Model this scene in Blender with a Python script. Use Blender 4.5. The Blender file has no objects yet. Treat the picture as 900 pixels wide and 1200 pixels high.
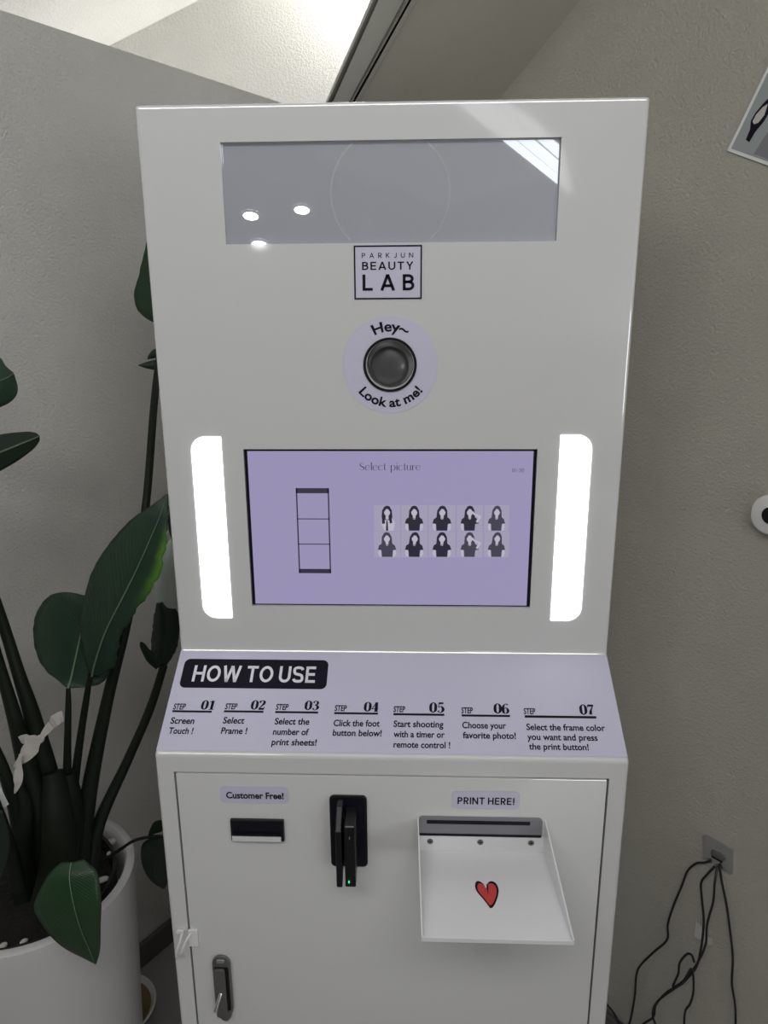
import bpy, bmesh, math, random
from mathutils import Vector, Matrix
random.seed(7)
SC = bpy.context.scene
COL = SC.collection
V = Vector

# ------------------------------------------------------------------ camera
CP = V((0.02721, -0.95594, 1.5)); YAW, PITCH, ROLL, FPX = -0.03817, 0.26289, -0.00698, 870.0
_f = V((math.sin(YAW)*math.cos(PITCH), math.cos(YAW)*math.cos(PITCH), -math.sin(PITCH)))
_r = V((math.cos(YAW), -math.sin(YAW), 0)); _u = _r.cross(_f)
CR = _r*math.cos(ROLL) + _u*math.sin(ROLL); CU = _u*math.cos(ROLL) - _r*math.sin(ROLL); CF = _f
cam = bpy.data.cameras.new('camera'); cam_o = bpy.data.objects.new('camera', cam); COL.objects.link(cam_o)
cam.sensor_fit = 'VERTICAL'; cam.sensor_height = 24; cam.lens = FPX/1200*24; cam.clip_start = .02
cam_o.matrix_world = Matrix(((CR.x, CU.x, -CF.x, CP.x), (CR.y, CU.y, -CF.y, CP.y), (CR.z, CU.z, -CF.z, CP.z), (0, 0, 0, 1)))
SC.camera = cam_o

# ------------------------------------------------------------------ light and exposure
SC.view_settings.view_transform = 'Standard'; SC.view_settings.look = 'None'
SC.view_settings.gamma = 1; SC.view_settings.use_curve_mapping = False
SC.view_settings.exposure = 0.12
w = bpy.data.worlds.new('world'); SC.world = w; w.use_nodes = True
w.node_tree.nodes['Background'].inputs[0].default_value = (.80, .84, .90, 1)
w.node_tree.nodes['Background'].inputs[1].default_value = .36

def area(name, loc, target, sx, sy, power, col=(1, 1, 1)):
    l = bpy.data.lights.new(name, 'AREA'); l.shape = 'RECTANGLE'; l.size = sx; l.size_y = sy; l.energy = power; l.color = col
    o = bpy.data.objects.new(name, l); COL.objects.link(o); o.location = loc
    o.rotation_euler = (V(target)-V(loc)).to_track_quat('-Z', 'Y').to_euler()
    return o
area('added_ceiling_fill', (-0.1, -1.5, 2.52), (-0.1, 0, 1.55), 1.8, .5, 17, (1, .985, .95))  # added unseen area lamp for general light on booth and walls

area('added_room_fill', (3.3, -5.2, 1.05), (-.6, .3, 1.4), 2.4, .9, 36, (.93, .96, 1))  # added unseen fill lamp, brightens the walls and booth front

# ------------------------------------------------------------------ projection helpers (measure real surfaces)
def ray(px, py): return CF + CR*((px-450)/FPX) - CU*((py-600)/FPX)
def at(px, py, y):
    d = ray(px, py); return CP + d*((y-CP.y)/d.y)
def atz(px, py, z):
    d = ray(px, py); return CP + d*((z-CP.z)/d.z)
def atd(px, py, dist):                                  # at a horizontal distance from the camera
    d = ray(px, py); return CP + d*(dist/math.hypot(d.x, d.y))
class Frame:
    def __init__(s, O, ex, ey):
        s.O = V(O); s.ex = V(ex).normalized(); s.ey = V(ey).normalized(); s.n = s.ex.cross(s.ey)
    def uv(s, px, py):
        d = ray(px, py); p = CP + d*((s.O-CP).dot(s.n)/d.dot(s.n)); q = p-s.O
        return q.dot(s.ex), q.dot(s.ey)
    def p(s, u, v, h=0): return s.O + s.ex*u + s.ey*v + s.n*h

# ------------------------------------------------------------------ materials
def mat(name, col, rough=.5, metal=0, spec=.5, emit=None, es=0, bump=None, coat=0, trans=0, var=True):
    m = bpy.data.materials.new(name); m.use_nodes = True
    nt = m.node_tree; b = nt.nodes['Principled BSDF']
    b.inputs['Base Color'].default_value = (*col, 1); b.inputs['Roughness'].default_value = rough
    b.inputs['Metallic'].default_value = metal; b.inputs['Specular IOR Level'].default_value = spec
    b.inputs['Coat Weight'].default_value = coat; b.inputs['Coat Roughness'].default_value = .05; b.inputs['Coat IOR'].default_value = 1.9 if coat >= 1 else 1.5
    b.inputs['Transmission Weight'].default_value = trans
    if emit: b.inputs['Emission Color'].default_value = (*emit, 1); b.inputs['Emission Strength'].default_value = es
    if bump:
        sc, st, dist = bump
        tc = nt.nodes.new('ShaderNodeTexCoord'); n = nt.nodes.new('ShaderNodeTexNoise'); n.inputs['Scale'].default_value = sc
        n.inputs['Detail'].default_value = 5; n.inputs['Roughness'].default_value = .7
        bp = nt.nodes.new('ShaderNodeBump'); bp.inputs['Strength'].default_value = st; bp.inputs['Distance'].default_value = dist
        nt.links.new(tc.outputs['Object'], n.inputs['Vector']); nt.links.new(n.outputs['Fac'], bp.inputs['Height'])
        nt.links.new(bp.outputs['Normal'], b.inputs['Normal'])
        if not var: return m
        r = nt.nodes.new('ShaderNodeMix'); r.data_type = 'RGBA'; r.blend_type = 'MULTIPLY'; r.inputs['Factor'].default_value = .12
        r.inputs[6].default_value = (*col, 1)
        n2 = nt.nodes.new('ShaderNodeTexNoise'); n2.inputs['Scale'].default_value = sc*.06; n2.inputs['Detail'].default_value = 3
        nt.links.new(tc.outputs['Object'], n2.inputs['Vector']); nt.links.new(n2.outputs['Fac'], r.inputs[7]); nt.links.new(r.outputs[2], b.inputs['Base Color'])
    return m
M = {}
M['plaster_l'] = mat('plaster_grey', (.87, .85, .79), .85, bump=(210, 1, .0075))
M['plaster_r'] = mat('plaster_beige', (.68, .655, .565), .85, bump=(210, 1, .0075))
M['plaster_w'] = mat('plaster_white', (.74, .73, .69), .85, bump=(150, .9, .006))
M['ceil'] = mat('ceiling_paint', (.70, .70, .72), .8)
M['bright_patch'] = mat('bright_patch_pale', (.86, .85, .83), .8)
M['slope'] = mat('slope_plaster', (.56, .535, .455), .85, bump=(120, .3, .003))
M['trim'] = mat('trim_paint', (.55, .54, .49), .6, bump=(60, .2, .002))
M['floor'] = mat('floor_stone', (.36, .34, .33), .45, bump=(30, .1, .002))
M['base'] = mat('baseboard_grey', (.12, .115, .11), .5)
M['paint'] = mat('booth_powder_coat', (.70, .70, .69), .16, coat=1, bump=(700, .12, .0004), var=False)
M['mirror'] = mat('smoked_mirror', (.72, .74, .82), .002, .55)
M['ring_refl'] = mat('drawn_reflection_grey', (.42, .43, .47), .3)  # colour of the ring reflection drawn on the mirror
M['lip'] = mat('pale_lip_plastic', (.72, .72, .72), .35)
M['black'] = mat('black_plastic', (.008, .008, .010), .35, spec=.3)
M['bezel'] = mat('bezel_black', (.008, .007, .014), .35, spec=.2)
M['ink'] = mat('ink_black', (.010, .009, .018), .6, spec=.12)
M['ink_soft'] = mat('ink_violet_grey', (.06, .05, .09), .6)
M['sticker'] = mat('lavender_vinyl', (.60, .585, .72), .45)
M['white'] = mat('white_vinyl', (.78, .77, .84), .5)
M['screen'] = mat('screen_lavender', (.02, .02, .025), .25, emit=(.325, .29, .475), es=.86)
M['cell'] = mat('photo_grey', (.02, .02, .02), .4, emit=(.36, .335, .46), es=.86)
M['skin'] = mat('photo_skin', (.02, .02, .02), .4, emit=(.50, .47, .57), es=.86)
M['dark'] = mat('photo_dark', (.02, .02, .03), .4, emit=(.010, .009, .018), es=1)
M['dark2'] = mat('photo_charcoal', (.03, .03, .04), .4, emit=(.035, .033, .05), es=1)
M['lamp'] = mat('lamp_diffuser', (.9, .9, .95), .4, emit=(.93, .95, 1), es=3.2)
M['down'] = mat('downlight_diffuser', (.9, .9, .9), .4, emit=(1, 1, 1), es=9)
M['sky'] = mat('skylight_pane', (.9, .9, .9), .4, emit=(.95, .98, 1), es=1.6)
M['steel'] = mat('brushed_steel', (.62, .62, .60), .35, 1)
M['dsteel'] = mat('dark_zinc', (.24, .24, .235), .38, .9)
M['chrome'] = mat('chrome', (.8, .8, .8), .12, 1)
M['grey'] = mat('grey_plastic', (.22, .22, .235), .4)
M['dgrey'] = mat('dark_grey_plastic', (.05, .05, .055), .4)
M['tube'] = mat('lens_tube_grey', (.78, .78, .76), .3)
M['lens'] = mat('lens_glass_dark', (.075, .075, .077), .3, coat=.3)
M['tray'] = mat('tray_white', (.80, .80, .81), .25)
M['red'] = mat('heart_red', (.62, .045, .045), .5)
M['green'] = mat('led_green', (.02, .3, .1), .4, emit=(.05, .9, .35), es=1)
M['clip'] = mat('white_clip_plastic', (.80, .79, .77), .4)
M['pot'] = mat('planter_ceramic', (.60, .59, .58), .4, bump=(25, .08, .002))
M['soil'] = mat('soil_dark', (.009, .008, .007), .95, bump=(60, .9, .01))
M['stone'] = mat('pale_stone', (.55, .53, .48), .8)
M['nursery'] = mat('nursery_pot_black', (.010, .010, .010), .5)
M['stem'] = mat('stem_dark_green', (.008, .012, .006), .55, spec=.2)
M['cord'] = mat('cord_black', (.010, .010, .010), .45)
M['ribbon'] = mat('ribbon_satin', (.72, .68, .63), .5)
M['card'] = mat('card_white', (.78, .79, .77), .5)
M['tan'] = mat('dry_tan', (.30, .21, .10), .8)
M['photo'] = mat('photo_print_grey', (.33, .36, .36), .35)
M['tape'] = mat('clear_tape', (.60, .60, .58), .25)

def leaf_mat(name, c1, c2, tl, edge=None):
    m = bpy.data.materials.new(name); m.use_nodes = True; nt = m.node_tree; b = nt.nodes['Principled BSDF']; L = nt.links
    uv = nt.nodes.new('ShaderNodeUVMap'); sep = nt.nodes.new('ShaderNodeSeparateXYZ'); L.new(uv.outputs[0], sep.inputs[0])
    ab = nt.nodes.new('ShaderNodeMath'); ab.operation = 'ABSOLUTE'; L.new(sep.outputs[0], ab.inputs[0])
    ml = nt.nodes.new('ShaderNodeMath'); ml.operation = 'MULTIPLY_ADD'; L.new(ab.outputs[0], ml.inputs[0]); ml.inputs[1].default_value = -.35; L.new(sep.outputs[1], ml.inputs[2])
    cb = nt.nodes.new('ShaderNodeCombineXYZ'); L.new(ml.outputs[0], cb.inputs[0])
    wv = nt.nodes.new('ShaderNodeTexWave'); wv.inputs['Scale'].default_value = 7; wv.inputs['Distortion'].default_value = .6; wv.inputs['Detail'].default_value = 2
    L.new(cb.outputs[0], wv.inputs['Vector'])
    mx = nt.nodes.new('ShaderNodeMix'); mx.data_type = 'RGBA'; mx.inputs[6].default_value = (*c1, 1); mx.inputs[7].default_value = (*c2, 1)
    L.new(wv.outputs['Fac'], mx.inputs['Factor']); L.new(mx.outputs[2], b.inputs['Base Color'])
    if edge:                                                    # backlight on one margin, painted in as lighter green
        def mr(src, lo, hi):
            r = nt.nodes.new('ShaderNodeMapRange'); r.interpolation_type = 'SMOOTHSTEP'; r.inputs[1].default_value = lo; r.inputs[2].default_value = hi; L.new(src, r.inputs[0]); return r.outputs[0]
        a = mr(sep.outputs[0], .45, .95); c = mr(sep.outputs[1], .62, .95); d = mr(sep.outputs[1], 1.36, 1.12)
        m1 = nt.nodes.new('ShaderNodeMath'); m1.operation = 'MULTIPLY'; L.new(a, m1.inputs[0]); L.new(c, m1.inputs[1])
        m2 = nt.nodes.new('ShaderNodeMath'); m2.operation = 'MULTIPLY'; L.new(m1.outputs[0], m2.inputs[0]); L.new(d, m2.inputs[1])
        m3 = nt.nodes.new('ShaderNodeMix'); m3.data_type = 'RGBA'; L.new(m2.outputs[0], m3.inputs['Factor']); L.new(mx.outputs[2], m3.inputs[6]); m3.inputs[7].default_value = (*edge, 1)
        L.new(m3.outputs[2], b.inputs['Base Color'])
    bp = nt.nodes.new('ShaderNodeBump'); bp.inputs['Strength'].default_value = .12; bp.inputs['Distance'].default_value = .003
    L.new(wv.outputs['Fac'], bp.inputs['Height']); L.new(bp.outputs[0], b.inputs['Normal'])
    b.inputs['Roughness'].default_value = .35
    t = nt.nodes.new('ShaderNodeBsdfTranslucent'); t.inputs[0].default_value = (*tl, 1)
    ms = nt.nodes.new('ShaderNodeMixShader'); ms.inputs[0].default_value = .22
    L.new(b.outputs[0], ms.inputs[1]); L.new(t.outputs[0], ms.inputs[2]); L.new(ms.outputs[0], nt.nodes['Material Output'].inputs[0])
    return m
M['leaf'] = leaf_mat('leaf_green', (.016, .040, .022), (.023, .052, .030), (.08, .22, .02))
M['leafy'] = leaf_mat('leaf_green_backlit_margin', (.016, .040, .022), (.023, .052, .030), (.08, .22, .02), (.09, .24, .02))
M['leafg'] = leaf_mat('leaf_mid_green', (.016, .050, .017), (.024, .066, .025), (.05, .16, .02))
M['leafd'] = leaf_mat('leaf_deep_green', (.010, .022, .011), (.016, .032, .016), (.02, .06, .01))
M['leafp'] = leaf_mat('leaf_pale_underside', (.52, .60, .53), (.60, .67, .60), (.2, .4, .1))
M['rib'] = mat('leaf_midrib', (.11, .17, .10), .5)

# ------------------------------------------------------------------ mesh helpers
WL = {}
def link(name, bm, mats, parent=None, smooth=False, loc=None):
    if not isinstance(mats, (list, tuple)): mats = [mats]
    xs = [v.co for v in bm.verts]
    c = V([(min(x[i] for x in xs)+max(x[i] for x in xs))/2 for i in range(3)]) if loc is None else V(loc)
    bmesh.ops.translate(bm, verts=bm.verts, vec=-c)
    me = bpy.data.meshes.new(name); bm.to_mesh(me); bm.free()
    for m in mats: me.materials.append(M[m])
    if smooth:
        tot = sum(p.area for p in me.polygons)
        for p in me.polygons: p.use_smooth = smooth == 'all' or p.area < .12*tot
        if smooth != 'all':
            try: me.set_sharp_from_angle(angle=math.radians(38))
            except Exception: pass
    o = bpy.data.objects.new(name, me); COL.objects.link(o); WL[o] = c
    if parent is not None:
        o.parent = parent; o.location = c-WL[parent]
    else: o.location = c
    return o
def empty(name, loc, label, cat, group=None):
    o = bpy.data.objects.new(name, None); COL.objects.link(o); o.location = loc; o.empty_display_size = .05; WL[o] = V(loc)
    return tag(o, label, cat, group)
def tag(o, label, cat, group=None):
    o['label'] = label; o['category'] = cat
    if group: o['group'] = group
    return o
def struct(name, bm, m, smooth=False):
    o = link(name, bm, m, None, smooth); o['kind'] = 'structure'; return o
B = bmesh.new
def face(bm, pts, mi=0):
    f = bm.faces.new([bm.verts.new(p) for p in pts]); f.material_index = mi; return f
def prism(bm, pts, vec, mi=0, bev=0, seg=2):                   # polygon pts swept along vec, closed
    vec = V(vec); a = [bm.verts.new(p) for p in pts]; b = [bm.verts.new(V(p)+vec) for p in pts]
    fs = [bm.faces.new(a), bm.faces.new(b[::-1])]; n = len(a)
    for i in range(n): fs.append(bm.faces.new((a[i], b[i], b[(i+1) % n], a[(i+1) % n])))
    for f in fs: f.material_index = mi
    bmesh.ops.recalc_face_normals(bm, faces=fs)
    if bev:
        es = list({e for f in fs for e in f.edges})
        bmesh.ops.bevel(bm, geom=es, offset=bev, segments=seg, affect='EDGES', profile=.5)
def box(bm, lo, hi, mi=0, bev=0, seg=2):
    x0, y0, z0 = lo; x1, y1, z1 = hi
    prism(bm, [(x0, y0, z0), (x1, y0, z0), (x1, y0, z1), (x0, y0, z1)], (0, y1-y0, 0), mi, bev, seg)
def rrect(u0, v0, u1, v1, r, corners=(1, 1, 1, 1), n=7):       # bl, br, tr, tl
    P = []
    for i, (cx, cy, a0) in enumerate(((u0+r, v0+r, 180), (u1-r, v0+r, 270), (u1-r, v1-r, 0), (u0+r, v1-r, 90))):
        if corners[i]:
            for k in range(n+1):
                a = math.radians(a0+90*k/n); P.append((cx+r*math.cos(a), cy+r*math.sin(a)))
        else:
            P.append(((u0, v0), (u1, v0), (u1, v1), (u0, v1))[i])
    return P
def ellipse(cx, cy, rx, ry, n=40): return [(cx+rx*math.cos(2*math.pi*k/n), cy+ry*math.sin(2*math.pi*k/n)) for k in range(n)]
def flat(bm, F, uvs, h0, h1, mi=0, bev=0):                      # 2-D outline on a frame, from height h0 to h1
    prism(bm, [F.p(u, v, h0) for u, v in uvs], F.n*(h1-h0), mi, bev)
def ring(bm, F, cx, cy, ro, ri, h0, h1, mi=0, n=48):
    rows = []
    for (r, h) in ((ri, h0), (ri, h1), (ro, h1), (ro, h0)):
        rows.append([bm.verts.new(F.p(cx+r*math.cos(2*math.pi*k/n), cy+r*math.sin(2*math.pi*k/n), h)) for k in range(n)])
    for i in range(4):
        a, b = rows[i], rows[(i+1) % 4]
        for k in range(n):
            f = bm.faces.new((a[k], b[k], b[(k+1) % n], a[(k+1) % n])); f.material_index = mi
def catmull(P, n=8):
    P = [tuple(p) for p in P]; out = []
    Q = [tuple(2*a-b for a, b in zip(P[0], P[1]))]+P+[tuple(2*a-b for a, b in zip(P[-1], P[-2]))]
    for i in range(1, len(Q)-2):
        for k in range(n):
            t = k/n
            out.append(tuple(.5*((2*b)+(-a+c)*t+(2*a-5*b+4*c-d)*t*t+(-a+3*b-3*c+d)*t**3) for a, b, c, d in zip(Q[i-1], Q[i], Q[i+1], Q[i+2])))
    out.append(P[-1]); return out
def tube(bm, pts, rad, seg=8, mi=0, flatten=1):
    pts = [V(p) for p in pts]; n = len(pts)
    rad = rad if isinstance(rad, (list, tuple)) else [rad]*n
    rows = []; t0 = (pts[1]-pts[0]).normalized(); nx = t0.orthogonal().normalized()
    for i in range(n):
        t = (pts[min(i+1, n-1)]-pts[max(i-1, 0)]).normalized()
        nx = (nx-t*nx.dot(t)).normalized(); ny = t.cross(nx)
        rows.append([bm.verts.new(pts[i]+(nx*math.cos(2*math.pi*k/seg)+ny*math.sin(2*math.pi*k/seg)*flatten)*rad[i]) for k in range(seg)])
    for a, b in zip(rows, rows[1:]):
        for k in range(seg):
            f = bm.faces.new((a[k], a[(k+1) % seg], b[(k+1) % seg], b[k])); f.material_index = mi
    bm.faces.new(rows[0][::-1]).material_index = mi; bm.faces.new(rows[-1]).material_index = mi
def lathe(bm, c, prof, seg=64, mi=0):
    c = V(c); rows = [[bm.verts.new(c+V((r*math.cos(2*math.pi*k/seg), r*math.sin(2*math.pi*k/seg), z))) for k in range(seg)] for r, z in prof]
    for a, b in zip(rows, rows[1:]):
        for k in range(seg):
            f = bm.faces.new((a[k], a[(k+1) % seg], b[(k+1) % seg], b[k])); f.material_index = mi
    return rows
# lettering -------------------------------------------------------------------------------------------
CAP = {}; NW = 1.35
def text_geo(s, bold=0, spacing=1.0):
    c = bpy.data.curves.new('t', 'FONT'); c.body = s; c.size = 1; c.offset = bold; c.space_character = spacing; c.resolution_u = 4
    o = bpy.data.objects.new('t', c); COL.objects.link(o)
    dg = bpy.context.evaluated_depsgraph_get(); me = bpy.data.meshes.new_from_object(o.evaluated_get(dg))
    vs = [(v.co.x, v.co.y) for v in me.vertices]; fs = [tuple(p.vertices) for p in me.polygons]
    bpy.data.objects.remove(o); bpy.data.curves.remove(c); bpy.data.meshes.remove(me)
    return vs, fs
def capheight(bold):
    if bold not in CAP: CAP[bold] = max(v[1] for v in text_geo('H', bold)[0])
    return CAP[bold]
def put(bm, F, vs, fs, fn, h, mi=0):
    b = [bm.verts.new(F.p(*fn(x, y), h)) for x, y in vs]
    for f in fs:
        try: bm.faces.new([b[i] for i in f]).material_index = mi
        except ValueError: pass
def text(bm, F, s, x0, x1, yb, yt, h, bold=0, shear=0, spacing=1.0, mi=0):
    u0, v0 = F.uv(x0, yb); u1, v1 = F.uv(x1, yb); hh = F.uv(x0, yt)[1]-v0
    vs, fs = text_geo(s, bold, spacing); a = min(v[0] for v in vs); b = max(v[0] for v in vs)
    sx = (u1-u0)/(b-a); sy = hh/capheight(bold)
    put(bm, F, vs, fs, lambda x, y: (u0+(x-a)*sx+shear*y*sy, v0+y*sy), h, mi)
def stroke(bm, F, pts, fn, h, n=6, mi=0, wt=1):                       # pts (x, y, width) smoothed into a pen stroke
    P = catmull(pts, n) if len(pts) > 2 else pts
    L = []; R = []
    for i, p in enumerate(P):
        q0 = P[max(0, i-1)]; q1 = P[min(len(P)-1, i+1)]
        dx, dy = q1[0]-q0[0], q1[1]-q0[1]; l = math.hypot(dx, dy) or 1
        nx, ny = -dy/l*p[2]/2*wt, dx/l*p[2]/2*wt
        L.append(bm.verts.new(F.p(*fn(p[0]+nx, p[1]+ny), h))); R.append(bm.verts.new(F.p(*fn(p[0]-nx, p[1]-ny), h)))
    for i in range(len(P)-1):
        bm.faces.new((L[i], R[i], R[i+1], L[i+1])).material_index = mi
T = .03
def mono(bm, F, s, x0, x1, yb, yt, h, w, wide=1.0, track=.16, mi=0, shear=0):   # plain even-stroke capitals
    a, b = w/2, 1-w/2
    def arc(cx, cy, rx, ry, d0, d1, n=14): return [(cx+rx*math.cos(math.radians(d0+(d1-d0)*k/n)), cy+ry*math.sin(math.radians(d0+(d1-d0)*k/n))) for k in range(n+1)]
    def G(ch):
        if ch == 'H': W = .74*wide; return W, [[(a, 0), (a, 1)], [(W-a, 0), (W-a, 1)], [(a, .51), (W-a, .51)]]
        if ch == 'O': W = .84*wide; return W, [arc(W/2, .5, W/2-a, .5-a, 0, 360, 40)]
        if ch == 'W': W = 1.14*wide; return W, [[(a, 1), (.27*W, .0)], [(.27*W, .0), (.5*W, .98)], [(.5*W, .98), (.73*W, .0)], [(.73*W, .0), (W-a, 1)]]
        if ch == 'T': W = .68*wide; return W, [[(0, b), (W, b)], [(W/2, 0), (W/2, b)]]
        if ch == 'U': W = .72*wide; r = W/2-a; return W, [[(a, 1), (a, a+r)]+arc(W/2, a+r, r, r, 180, 360)+[(W-a, 1)]]
        if ch == 'S': W = .68*wide; return W, [[p[:2] for p in catmull([(W-a, .77), (W*.78, .93-a*.6), (W*.5, b), (W*.2, .93-a*.6), (a, .73), (W*.22, .56), (W*.5, .5), (W*.78, .44), (W-a, .27), (W*.8, .07+a*.6), (W*.5, a), (W*.22, .07+a*.6), (a*.8, .23)], 5)]]
        if ch == 'E': W = .60*wide; return W, [[(a, 0), (a, 1)], [(a, b), (W, b)], [(a, .51), (W*.94, .51)], [(a, a), (W, a)]]
        if ch == 'L': W = .56*wide; return W, [[(a, 0), (a, 1)], [(a, a), (W, a)]]
        if ch == 'I': return w, [[(a, 0), (a, 1)]]
        if ch == 'N': W = .76*wide; return W, [[(a, 0), (a, 1)], [(W-a, 0), (W-a, 1)], [(a, .98), (W-a, .02)]]
        if ch == 'A': W = .80*wide; return W, [[(a*.9, 0), (W/2, .99)], [(W/2, .99), (W-a*.9, 0)], [(W*.2, .3), (W*.8, .3)]]
        if ch == 'K': W = .68*wide; return W, [[(a, 0), (a, 1)], [(a, .38), (W-a, 1)], [(W*.36, .60), (W-a, 0)]]
        if ch == 'J': W = .5*wide; r = W/2-a; return W, [[(W-a, 1), (W-a, a+r)]+arc(W/2, a+r, r, r, 0, -160)]
        if ch == 'Y': W = .72*wide; return W, [[(a, 1), (W/2, .44)], [(W-a, 1), (W/2, .44)], [(W/2, 0), (W/2, .46)]]
        if ch == '!': W = .26; return W, [[(W/2, .27), (W/2, 1)], [(W/2, 0), (W/2, w*1.1)]]
        if ch == ' ': return .12, []
        W = .64*wide; lo = .45; r = (b-lo)/2; st = [[(a, 0), (a, 1)]]
        if ch == 'B':
            m = .53; r1 = (b-m)/2; r2 = (m-a)/2
            return W, st+[[(a, b), (W*.5, b)]+arc(W*.5, b-r1, W*.44-a, r1, 90, -90)+[(a, m)], [(a, m), (W*.52, m)]+arc(W*.52, a+r2, W*.48-a, r2, 90, -90)+[(a, a)]]
        st += [[(a, b), (W*.52, b)]+arc(W*.52, b-r, W*.48-a, r, 90, -90)+[(a, lo)]]
        return (W, st+[[(W*.5, lo), (W-a, 0)]]) if ch == 'R' else (W, st)
    gs = [G(c) for c in s]; tot = sum(g[0] for g in gs)+track*(len(gs)-1)
    u0, v0 = F.uv(x0, yb); u1, _ = F.uv(x1, yb); hh = F.uv(x0, yt)[1]-v0; sx = (u1-u0)/tot; x = 0
    for W, sts in gs:
        for st in sts: stroke(bm, F, [(p[0], p[1], w) for p in st], lambda p, q: (u0+(p+x)*sx+shear*q*hh, v0+q*hh), h, 1, mi)
        x += W+track
DIG = {  # bold high-contrast serif figures on a 0.62 x 1 box
 '0': [[(.31, 0, .05), (.12, .2, .16), (.09, .5, .19), (.12, .8, .16), (.31, 1, .05), (.5, .8, .16), (.53, .5, .19), (.5, .2, .16), (.31, 0, .05)]],
 '1': [[(.34, .02, .2), (.34, .98, .2)], [(.1, .02, .05), (.58, .02, .05)], [(.08, .82, .05), (.34, .95, .09)]],
 '2': [[(.1, .74, .16), (.14, .92, .1), (.3, .98, .05), (.48, .88, .15), (.48, .66, .18), (.3, .4, .1), (.08, .1, .06)], [(.07, .08, .16), (.53, .08, .16)], [(.55, .05, .05), (.56, .3, .05)]],
 '3': [[(.1, .78, .15), (.2, .96, .06), (.36, .97, .06), (.48, .8, .17), (.42, .6, .12), (.24, .53, .05)], [(.24, .53, .05), (.44, .46, .12), (.52, .26, .2), (.4, .05, .08), (.22, .01, .05), (.09, .2, .15)]],
 '4': [[(.42, .02, .2), (.42, .98, .2)], [(.4, .97, .05), (.04, .28, .05)], [(.03, .28, .06), (.6, .28, .06)], [(.24, .02, .05), (.6, .02, .05)]],
 '5': [[(.14, .94, .14), (.54, .94, .14)], [(.14, .98, .05), (.12, .52, .05)], [(.12, .52, .05), (.3, .62, .06), (.48, .48, .16), (.52, .28, .2), (.4, .06, .1), (.22, .01, .05), (.09, .18, .15)]],
 '6': [[(.5, .86, .13), (.4, .97, .06), (.26, .94, .06), (.13, .7, .16), (.1, .38, .19), (.16, .1, .14), (.31, .01, .05), (.48, .14, .15), (.51, .32, .18), (.44, .52, .1), (.3, .56, .05), (.16, .44, .06)]],
 '7': [[(.06, .91, .16), (.56, .91, .16)], [(.55, .95, .05), (.38, .6, .09), (.28, .3, .17), (.26, .02, .2)], [(.06, .95, .05), (.05, .7, .05)]],
}
def digits(bm, F, s, x0, x1, yb, yt, h, shear=0, mi=0):
    u0, v0 = F.uv(x0, yb); u1, _ = F.uv(x1, yb); hh = F.uv(x0, yt)[1]-v0
    n = len(s); adv = .66; sx = (u1-u0)/(adv*n-.04)
    for i, ch in enumerate(s):
        for st in DIG[ch]:
            stroke(bm, F, st, lambda x, y: (u0+(x+i*adv)*sx+shear*y*hh, v0+y*hh), h, 6, mi, 1.3)
LET = {  # slender high-contrast roman letters: strokes, advance
 'S': ([[(.42, .8, .03), (.3, .99, .03), (.1, .85, .05), (.12, .62, .09), (.36, .4, .1), (.44, .2, .06), (.26, .01, .03), (.04, .2, .03)]], .52),
 'e': ([[(.04, .34, .03), (.44, .36, .03)], [(.44, .36, .03), (.38, .58, .04), (.24, .66, .03), (.06, .5, .06), (.04, .3, .07), (.1, .08, .06), (.26, .0, .03), (.43, .12, .03)]], .5),
 'l': ([[(.1, .0, .08), (.1, 1.04, .08)]], .2),
 'c': ([[(.42, .54, .04), (.26, .66, .03), (.07, .5, .06), (.04, .3, .07), (.1, .08, .06), (.26, .0, .03), (.43, .12, .03)]], .48),
 't': ([[(.12, .9, .05), (.12, .12, .08), (.22, .0, .04)], [(.0, .64, .03), (.24, .64, .03)]], .28),
 'p': ([[(.09, -.32, .08), (.09, .66, .08)], [(.1, .5, .03), (.26, .66, .03), (.44, .5, .07), (.45, .26, .07), (.36, .04, .05), (.22, .0, .03), (.1, .14, .03)]], .52),
 'i': ([[(.1, .0, .08), (.1, .66, .08)], [(.1, .86, .08), (.1, .95, .08)]], .2),
 'u': ([[(.08, .66, .08), (.08, .16, .07), (.2, .0, .03), (.36, .12, .03)], [(.38, .0, .08), (.38, .66, .08)]], .48),
 'r': ([[(.09, .0, .08), (.09, .66, .08)], [(.1, .44, .03), (.22, .64, .03), (.33, .6, .07)]], .36),
 ' ': ([], .34),
}
def roman(bm, F, s, x0, x1, yb, yt, h, mi=0):
    u0, v0 = F.uv(x0, yb); u1, _ = F.uv(x1, yb); hh = F.uv(x0, yt)[1]-v0
    sx = (u1-u0)/sum(LET[c][1] for c in s); a = 0
    for ch in s:
        for st in LET[ch][0]: stroke(bm, F, st, lambda x, y: (u0+(x+a)*sx, v0+y*hh), h, 6, mi)
        a += LET[ch][1]

# ------------------------------------------------------------------ the room
LQ = V((-.5955, .4856, 0)); LD = V((math.sin(math.radians(32)), math.cos(math.radians(32)), 0)); LN = V((LD.y, -LD.x, 0))   # left wall
RQ = V((.46, .30, 0)); RD = V((math.sin(math.radians(41)), -math.cos(math.radians(41)), 0)); RN = V((RD.y, -RD.x, 0))         # right wall, running towards the camera
RWF = Frame(RQ, RD, (0, 0, 1))
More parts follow.
